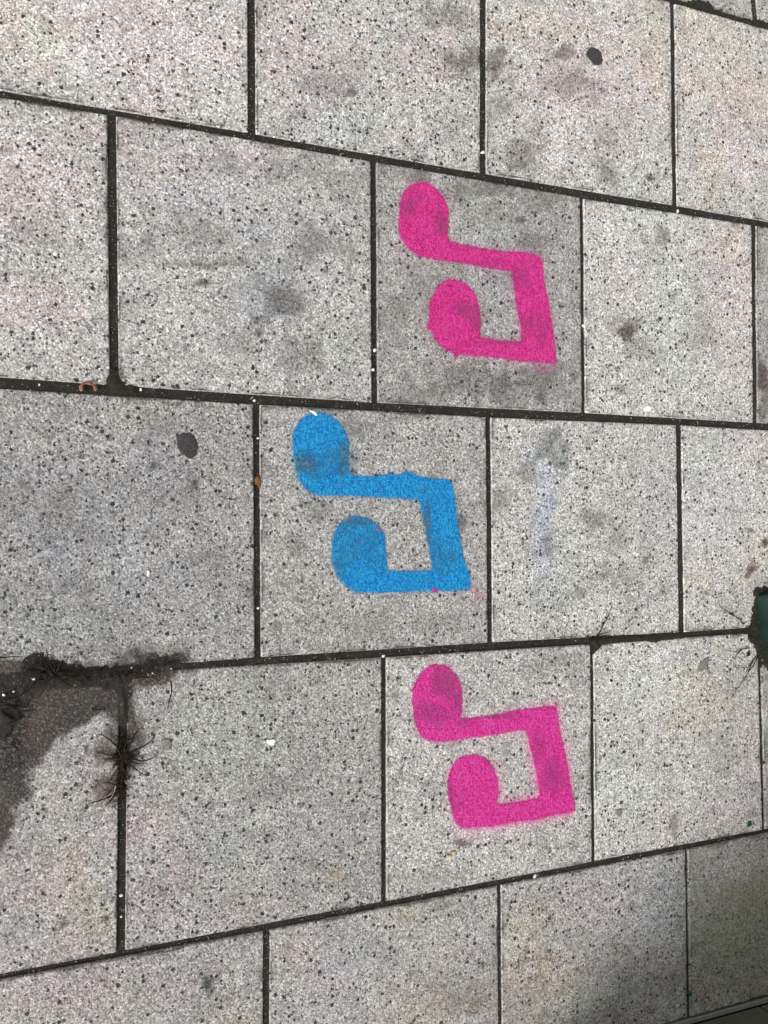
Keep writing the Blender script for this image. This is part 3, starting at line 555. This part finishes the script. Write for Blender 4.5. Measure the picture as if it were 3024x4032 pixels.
# fine grit strewn along the joints
V = []; Fc = []
def stone(x, y, z, r, R):
    b = len(V); a0 = R.uniform(0, 3)
    for i in range(5):
        a = a0+i*1.2566; k = r*R.uniform(.7, 1.2); V.append((x+k*math.cos(a), y+k*math.sin(a)*.8, z))
    V.append((x+R.uniform(-.3, .3)*r, y, z+r*.9))
    for i in range(5): Fc.append((b+i, b+(i+1) % 5, b+5))
R = random.Random(3)
for k in (1, 2, 3, 4):
    for _ in range(230):
        x = R.uniform(-.35, 2.2); y = float(yline(k, x))+R.uniform(-.45, .45)*wj[k]; stone(x, y, -.0055, R.choice((.0007, .0009, .0012, .0018)), R)
for nm, js in VJ.items():
    for j in js:
        for _ in range(55):
            t = R.random(); T = at(*j[0]); B = at(*j[1]); p = T+(B-T)*t; stone(p[0]+R.uniform(-.42, .42)*j[2], p[1], -.0055, R.choice((.0007, .0009, .0013)), R)
grit_m = plain('pale_grit', (.10,.095,.08), (.50,.48,.44), .8, 45)
o = link_mesh('grit', V, Fc, grit_m); tag(o, 'fine pale grit strewn along the dark joints', 'grit', kind='stuff')

# curled dry leaf in the joint, and orange lichen
def tube(V, Fc, pts, radii, n=6):
    b0 = len(V); pts = [Vector(p) for p in pts]
    for i, p in enumerate(pts):
        d = (pts[min(i+1, len(pts)-1)]-pts[max(i-1, 0)]).normalized(); s = d.cross(Vector((0, 0, 1)))
        s = s.normalized() if s.length > 1e-4 else Vector((1, 0, 0)); t = s.cross(d)
        for k in range(n):
            a = 2*math.pi*k/n; V.append(tuple(p+(s*math.cos(a)+t*math.sin(a))*radii[i]))
    for i in range(len(pts)-1):
        for k in range(n):
            a = b0+i*n+k; b = b0+i*n+(k+1) % n; Fc.append((a, b, b+n, a+n))
    Fc.append(tuple(b0+k for k in range(n))[::-1]); Fc.append(tuple(b0+(len(pts)-1)*n+k for k in range(n)))
V = []; Fc = []; pts = []; rad = []
arc = [(322,1540),(319,1527),(325,1514),(338,1509),(352,1511),(366,1517),(375,1527),(377,1539)]
for i, p in enumerate(arc):
    q = at(*p); pts.append((q[0], q[1], .001+.006*math.sin(math.pi*i/7))); rad.append(.0032+.0012*math.sin(i*2.1))
tube(V, Fc, pts, rad, 8)
rr = random.Random(5); V = [(x+rr.uniform(-.0009, .0009), y+rr.uniform(-.0009, .0009), z+rr.uniform(-.0009, .0009)) for x, y, z in V]
c = at(348, 1528); o = link_mesh('curled_leaf', V, Fc, leaf_m, loc=(c[0], c[1], 0)); tag(o, 'curled rusty brown scrap of leaf arched over the joint near the left edge', 'dry leaf')
o = blob('lichen', 1017, 1895, 12, 22, .006, orange_m, 'orange brown lichen tuft in the upright joint left of the blue note', 'lichen', None, rough=.2, z0=-.004)

# mud and moss: low mounds that spill over the slabs
def mound(name, polys, h, label, cat, mat=mud_m, soft=26, cell=.004, base=.0, big=0):
    P = [[tuple(p) for p in poly] for poly in polys]
    allp = np.array([at(*p) for poly in P for p in poly]); lo = allp.min(0)-.04; hi = allp.max(0)+.04
    gx = np.arange(lo[0], hi[0], cell); gy = np.arange(lo[1], hi[1], cell); X, Y = np.meshgrid(gx, gy); px, py = pix(X, Y)
    sd_ = np.min([poly_sd(p, px, py) for p in P], axis=0)
    sd_ = sd_+soft*3.2*(vnoise(X, Y, .014, 4, 21)-.5)
    m = smooth(soft*.5, -soft*1.2, sd_)
    Z = -.0022+(h+.0022)*m+m*.0042*(vnoise(X, Y, .010, 3, 23)-.5)*2
    keep = sd_ < soft*.9
    q = keep[:-1, :-1] | keep[1:, :-1] | keep[:-1, 1:] | keep[1:, 1:]
    idx = np.arange(X.size).reshape(X.shape)
    f = np.stack([idx[:-1, :-1], idx[:-1, 1:], idx[1:, 1:], idx[1:, :-1]], -1)[q]
    used = np.unique(f); remap = -np.ones(X.size, int); remap[used] = np.arange(len(used))
    Vv = np.stack([X, Y, Z], -1).reshape(-1, 3)[used]; cen = Vv.mean(0)
    o = link_mesh(name, Vv, remap[f], mat, loc=(cen[0], cen[1], 0), smooth_sh=True)
    tag(o, label, cat, kind='stuff'); return o
mound('mud', [[(-120,2665),(60,2655),(100,2632),(125,2592),(165,2586),(215,2606),(250,2625),(330,2637),(470,2630),(560,2618),(655,2598),(700,2608),(670,2634),(610,2655),(530,2668),(500,2690),(498,2760),(488,2850),(474,2850),(470,2740),(440,2712),(330,2706),(230,2712),(150,2742),(90,2800),(60,2880),(-120,2980)]], .0024, 'dark wet moss and mud matted along the joint at the left edge', 'mud', soft=17, cell=.0035)
mound('moss', [[(2322,2516),(2420,2512),(2560,2505),(2660,2496),(2685,2500),(2670,2507),(2600,2519),(2570,2530),(2545,2518),(2450,2520),(2375,2535),(2360,2560),(2342,2570),(2334,2545)]], .0012, 'thin dark moss along the joint below the twig, left of the green post', 'moss', moss_m, soft=6, cell=.003)
mound('moss', [[(2965,2310),(3120,2305),(3130,2700),(3020,2640),(2998,2590),(2980,2560),(2960,2530),(2948,2505),(2942,2485),(2955,2455),(2962,2400),(2970,2360)]], .0035, 'black moss and dirt packed round the foot of the green post', 'moss', moss_m, soft=12, cell=.003)
mound('moss', [[(425,1470),(470,1470),(480,1500),(540,1525),(520,1550),(440,1560),(425,1530)]], .0016, 'dark moss patch at the joint crossing right of the curled leaf', 'moss', moss_m, soft=11, cell=.003)
mound('moss', [[(2720,-10),(2790,5),(2812,40),(2900,70),(2960,86),(2990,84),(3060,90),(3080,120),(3024,112),(2900,74),(2800,44),(2720,18)]], .0012, 'black moss eating into the slab edge at the top right', 'moss', moss_m, soft=6, cell=.003)

# weeds: dark stems that creep over the slabs, and roots
def weed(name, cx, cy, strands, label, thick=.0011, mat=root_m, crown=0.006, z0=0.001, wob=.0022):
    V = []; Fc = []; R = random.Random(int(cx)); c = at(cx, cy)
    root = empty(name, (c[0], c[1], 0)); tag(root, label, 'weed', 'dark weeds rooted in the joints')
    for si, st in enumerate(strands):
        V = []; Fc = []
        P0 = [at(*p) for p in st]; pts = []
        # resample with small wriggles, arching a little off the slab
        L = np.array(P0); t = np.linspace(0, len(L)-1, max(8, 5*len(L)))
        xs = np.interp(t, range(len(L)), L[:, 0]); ys = np.interp(t, range(len(L)), L[:, 1])
        k = np.ones(3)/3
        for _ in range(2):
            xs[1:-1] = np.convolve(xs, k, 'valid'); ys[1:-1] = np.convolve(ys, k, 'valid')
        hgt = R.uniform(.002, .009)
        for i in range(len(t)):
            f = i/(len(t)-1)
            pts.append((xs[i]+R.uniform(-1, 1)*wob*.3, ys[i]+R.uniform(-1, 1)*wob*.3, z0+.0012+hgt*math.sin(math.pi*f)*(1 if f < .8 else .8)))
        tube(V, Fc, pts, [thick*(1.25-.95*i/(len(t)-1)) for i in range(len(t))], 5)
        V = [(x-c[0], y-c[1], z) for x, y, z in V]
        o = link_mesh('stem', V, Fc, mat, parent=root)
    if crown:
        V = []; Fc = []
        for k in range(9):
            a = R.uniform(0, 6.28); r = R.uniform(.3, 1)*crown
            x, y = r*math.cos(a)*.7, r*math.sin(a)*1.3; b = len(V); q = crown*R.uniform(.35, .6)
            for i in range(6):
                aa = i*1.047; V.append((x+q*math.cos(aa), y+q*math.sin(aa), -.002)); 
            for i in range(6):
                aa = i*1.047+.3; V.append((x+q*.7*math.cos(aa), y+q*.7*math.sin(aa), z0+q*.7))
            V.append((x, y, z0+q))
            for i in range(6): j = (i+1) % 6; Fc += [(b+i, b+j, b+6+j, b+6+i), (b+6+i, b+6+j, b+12)]
        link_mesh('crown', V, Fc, moss_m, parent=root)
    return root
def hairs(root, line, n, ln, seed, thick=.0006, spread=10, z0=.001):
    R = random.Random(seed); V = []; Fc = []; L = np.array(line, float); c = root.location
    for _ in range(n):
        t = R.random()*(len(L)-1); i = min(int(t), len(L)-2); p = L[i]+(L[i+1]-L[i])*(t-i)
        p = at(p[0]+R.gauss(0, spread), p[1]+R.gauss(0, spread*.7)); a = R.uniform(0, 6.28); l = ln*R.uniform(.4, 1.3); q = []
        for k in range(5):
            f = k/4; q.append((p[0]+math.cos(a)*l*f-c[0], p[1]+math.sin(a)*l*f-c[1], z0+.004*math.sin(3.1*f)*R.uniform(.4, 1.4))); a += R.gauss(0, .45)
        tube(V, Fc, q, [thick*(1.3-.9*k/4) for k in range(5)], 4)
    return link_mesh('root_hairs', V, Fc, root_m, parent=root)
def zz(*p, s=700/1659, ox=0, oy=2500): return [(ox+x*s, oy+y*s) for x, y in p]
c0 = (1140,1160)
wd = weed('weed', 481, 2988, [zz(c0,(1090,1030),(1010,960),(950,925),(905,925)), zz(c0,(1110,1060),(1130,980),(1160,950)), zz(c0,(1060,1115),(980,1105),(905,1090)), zz(c0,(1070,1140),(1010,1150),(975,1165)),
  zz(c0,(1090,1180),(1050,1230),(1040,1260)), zz(c0,(1180,1130),(1240,1110),(1300,1105)), zz(c0,(1230,1145),(1300,1165),(1390,1155),(1440,1125),(1480,1090)), zz(c0,(1220,1170),(1290,1190),(1380,1200)),
  zz(c0,(1210,1200),(1260,1240),(1320,1290),(1355,1310)), zz(c0,(1220,1090),(1300,1050),(1360,1020),(1420,980),(1450,920)), zz(c0,(1200,1040),(1230,960),(1270,900),(1320,860)), zz(c0,(1160,1060),(1180,980),(1190,900)),
  zz(c0,(1100,1240),(1060,1290),(1020,1370)), zz(c0,(1150,1260),(1200,1310),(1215,1330)), zz(c0,(1120,1280),(1090,1370),(1060,1400)), zz(c0,(1140,1300),(1130,1400),(1150,1450)),
  zz((1150,1270),(1100,1290),(1070,1310)), zz((1130,1340),(1080,1345),(1050,1380)), zz((1150,1320),(1190,1340),(1215,1335)), zz((1150,1400),(1100,1400),(1010,1370),(950,1380)), zz((1140,1440),(1040,1450),(980,1480)), zz((1080,1480),(960,1520),(860,1550),(800,1585)), zz((1060,1490),(1020,1550),(980,1590))],
  'spider-like dark weed in the upright joint at lower left, stems spread in a star', .0019, crown=.008)
hairs(wd, [(482,2900),(480,2985),(476,3160)], 150, .016, 4, .0007, 11)
hairs(wd, [(478,2985),(484,2990)], 34, .026, 5, .0008, 12)
weed('straw', 440, 3110, [zz((1080,1405),(1055,1470),(1030,1520),(1015,1550)), zz((1010,1490),(960,1515),(945,1512)), zz((1110,1485),(1040,1520)), zz((1165,1355),(1200,1390)), zz((1050,1440),(1010,1490))], 'pale dry straw blades lying below the star-shaped weed', .0007, straw_m, crown=0, z0=.004)
bpy.data.objects['straw']['category'] = 'straw'; del bpy.data.objects['straw']['group']
tw = lambda *p: zz(*p, s=1100/1659, ox=1924, oy=2000)
weed('weed', 2335, 2514, [tw((625,780),(650,740),(680,670),(710,620),(735,565)), tw((625,780),(660,745),(700,735),(720,735)), tw((625,780),(680,765),(730,760),(775,752)), tw((625,780),(600,770),(580,755)), tw((690,650),(700,660),(712,640)), tw((612,780),(600,790),(590,775))],
  'thin dark twig standing out of the joint crossing above the lower right slabs', .0017, crown=.005)
pw = lambda *p: zz(*p, s=300/1106, ox=2724, oy=2150)
weed('weed', 2946, 2575, [pw((740,1130),(680,1060),(600,1010),(500,950),(420,900),(375,850),(385,795)), pw((600,1010),(530,985),(450,965)), pw((830,1480),(740,1480),(640,1530),(560,1525),(440,1505),(340,1500)), pw((720,1500),(620,1560),(575,1640),(545,1720)),
  pw((930,1590),(860,1690),(780,1770),(690,1755),(600,1755)), pw((950,1590),(900,1700),(820,1800),(770,1870),(730,1940),(680,2020),(620,2110),(560,2200)), pw((860,1690),(810,1780),(790,1850),(740,1920)), pw((830,1300),(900,1350),(930,1370)), pw((780,1170),(830,1260))],
  'wispy grey stems trailing over the slabs from the dirt at the green post', .0013, crown=.006)
mw = lambda *p: zz(*p, s=700/1659, ox=0, oy=2500)
wd = weed('weed', 190, 2655, [mw((500,350),(510,290),(540,220)), mw((480,350),(420,250),(340,210)), mw((500,340),(450,210),(430,120)), mw((480,360),(360,260),(270,300),(220,370),(200,470)), mw((490,360),(380,350),(290,400),(200,560)), mw((500,370),(430,440),(380,470)),
  mw((500,370),(505,450),(515,510)), mw((510,350),(640,350),(800,360),(930,345)), mw((520,380),(600,440),(700,480),(780,520)), mw((560,360),(700,400),(860,480)), mw((520,350),(560,280),(590,240)), mw((1180,340),(1260,380),(1400,390),(1500,370)), mw((900,340),(1000,310),(1120,280),(1200,310)),
  mw((1200,530),(1215,560),(1180,620)), mw((1590,430),(1600,500),(1570,620),(1560,700)), mw((470,380),(300,330),(250,330)), mw((460,400),(330,430),(260,520),(130,600)), mw((10,700),(70,760),(180,810),(260,860)), mw((100,1010),(160,1050),(200,1090)), mw((0,205),(60,205),(130,190),(225,205)), mw((60,650),(190,700),(330,690)), mw((860,690),(940,690),(1010,680)), mw((1340,250),(1390,320),(1350,380))],
  'tangled black weed and rootlets matted over the muddy joint at the left edge', .0017, crown=.011, z0=.003)
hairs(wd, [(90,2640),(200,2640),(330,2660),(480,2655),(690,2610)], 150, .018, 6, .0005, 24, .0035)
hairs(wd, [(20,2720),(60,2850),(40,3050)], 90, .014, 8, .0006, 30, .002)
fw = lambda *p: zz(*p, s=1100/1659, ox=1924, oy=2932)
weed('root_thread', 2665, 3330, [fw((1095,600),(1110,570),(1140,575),(1170,595),(1220,600)), fw((1110,560),(1120,520),(1145,505),(1150,530)), fw((1100,600),(1115,580))], 'fine dark rootlet curled by the joint at the lower right', .0008, crown=0)
fs_ = lambda *p: zz(*p, s=1.0, ox=0, oy=0)
o = weed('root_thread', 2060, 3780, [fs_((2045,3778),(2065,3783),(2085,3778)), fs_((1825,3978),(1860,3980),(1890,3970)), fs_((1890,3950),(1915,3962),(1925,3975))], 'fine dark threads on the brown shaded slab at the bottom', .0007, crown=0)

# ---------------------------------------------------------------- green post
A = at(2977, 2342); B = at(2996, 2528)
d = (B-A)/np.linalg.norm(B-A); nrm = np.array([-d[1], d[0]])
if nrm[0] < 0: nrm = -nrm
Lp = np.linalg.norm(B-A); base_c = (A+B)/2+nrm*Lp/2
root = empty('post', (base_c[0], base_c[1], 0)); tag(root, 'dark green square metal post standing in moss at the right edge', 'post')
def rbox(name, hx, hy, z0, z1, mat, r=.008, par=root, ang=math.atan2(nrm[1], nrm[0])):
    V = []; Fc = []; prof = []
    for (sx, sy, a0) in ((1, 1, 0), (-1, 1, 90), (-1, -1, 180), (1, -1, 270)):
        for k in range(5):
            a = math.radians(a0+k*22.5); prof.append((sx*(hx-r)+r*math.cos(a), sy*(hy-r)+r*math.sin(a)))
    zs = [(z0, 1), (z1-.006, 1), (z1, .96)]; n = len(prof); ca, sa = math.cos(ang), math.sin(ang)
    for z, s in zs:
        for x, y in prof: V.append(((x*ca-y*sa)*s, (x*sa+y*ca)*s, z))
    for j in range(len(zs)-1):
        for i in range(n): Fc.append((j*n+i, j*n+(i+1) % n, (j+1)*n+(i+1) % n, (j+1)*n+i))
    Fc.append(tuple(range((len(zs)-1)*n, len(zs)*n)))
    return link_mesh(name, V, Fc, mat, parent=par)
rbox('shaft', Lp/2, Lp/2, -.05, 1.1, post_m)
rbox('cap', Lp/2+.004, Lp/2+.004, 1.1, 1.125, post_m)

# ---------------------------------------------------------------- wall in the bottom right corner
A = at(2722, 4032); B = at(3024, 3948); d = (B-A)/np.linalg.norm(B-A); nn_ = np.array([-d[1], d[0]])   # nn_ towards the slabs
if nn_[1] < 0: nn_ = -nn_
LEFT, RIGHT, HT = -.02, 3.2, 2.4      # distances along the wall from A; LEFTW below
LEFT = -.60
root = empty('wall', (A[0], A[1], 0)); tag(root, 'smooth dark olive wall base with a grey foot rail, in the bottom right corner', 'wall')
def wbox(name, s0, s1, t0, t1, z0, z1, mat, bev=.002):
    V = []
    for z, e in ((z0, 0), (z1-bev, 0), (z1, bev)):
        for s, t in ((s0+e, t0+e), (s1-e, t0+e), (s1-e, t1-e), (s0+e, t1-e)):
            p = d*s+nn_*t; V.append((p[0], p[1], z))
    Fc = [(3, 2, 1, 0), (8, 9, 10, 11)]
    for b in (0, 4):
        for i in range(4): Fc.append((b+i, b+(i+1) % 4, b+4+(i+1) % 4, b+4+i))
    return link_mesh(name, V, Fc, mat, parent=root)
seam_s = float(np.dot(at(2986, 3968)-A, d)); pw_ = .45
s = seam_s
edges = [LEFT]+[seam_s+k*pw_ for k in range(-4, 9) if seam_s+k*pw_ > LEFT+.05]
for i in range(len(edges)-1):
    for zi in range(3):
        wbox('panel', edges[i]+.004, edges[i+1]-.004, -.03, 0, .006+zi*.8, .002+(zi+1)*.8, wall_m)
wbox('core', LEFT+.01, edges[-1]-.01, -.30, -.034, -.05, HT+.02, seam_m)
wbox('foot_rail', LEFT, edges[-1], 0.002, .016, -.03, .004, rail_m)
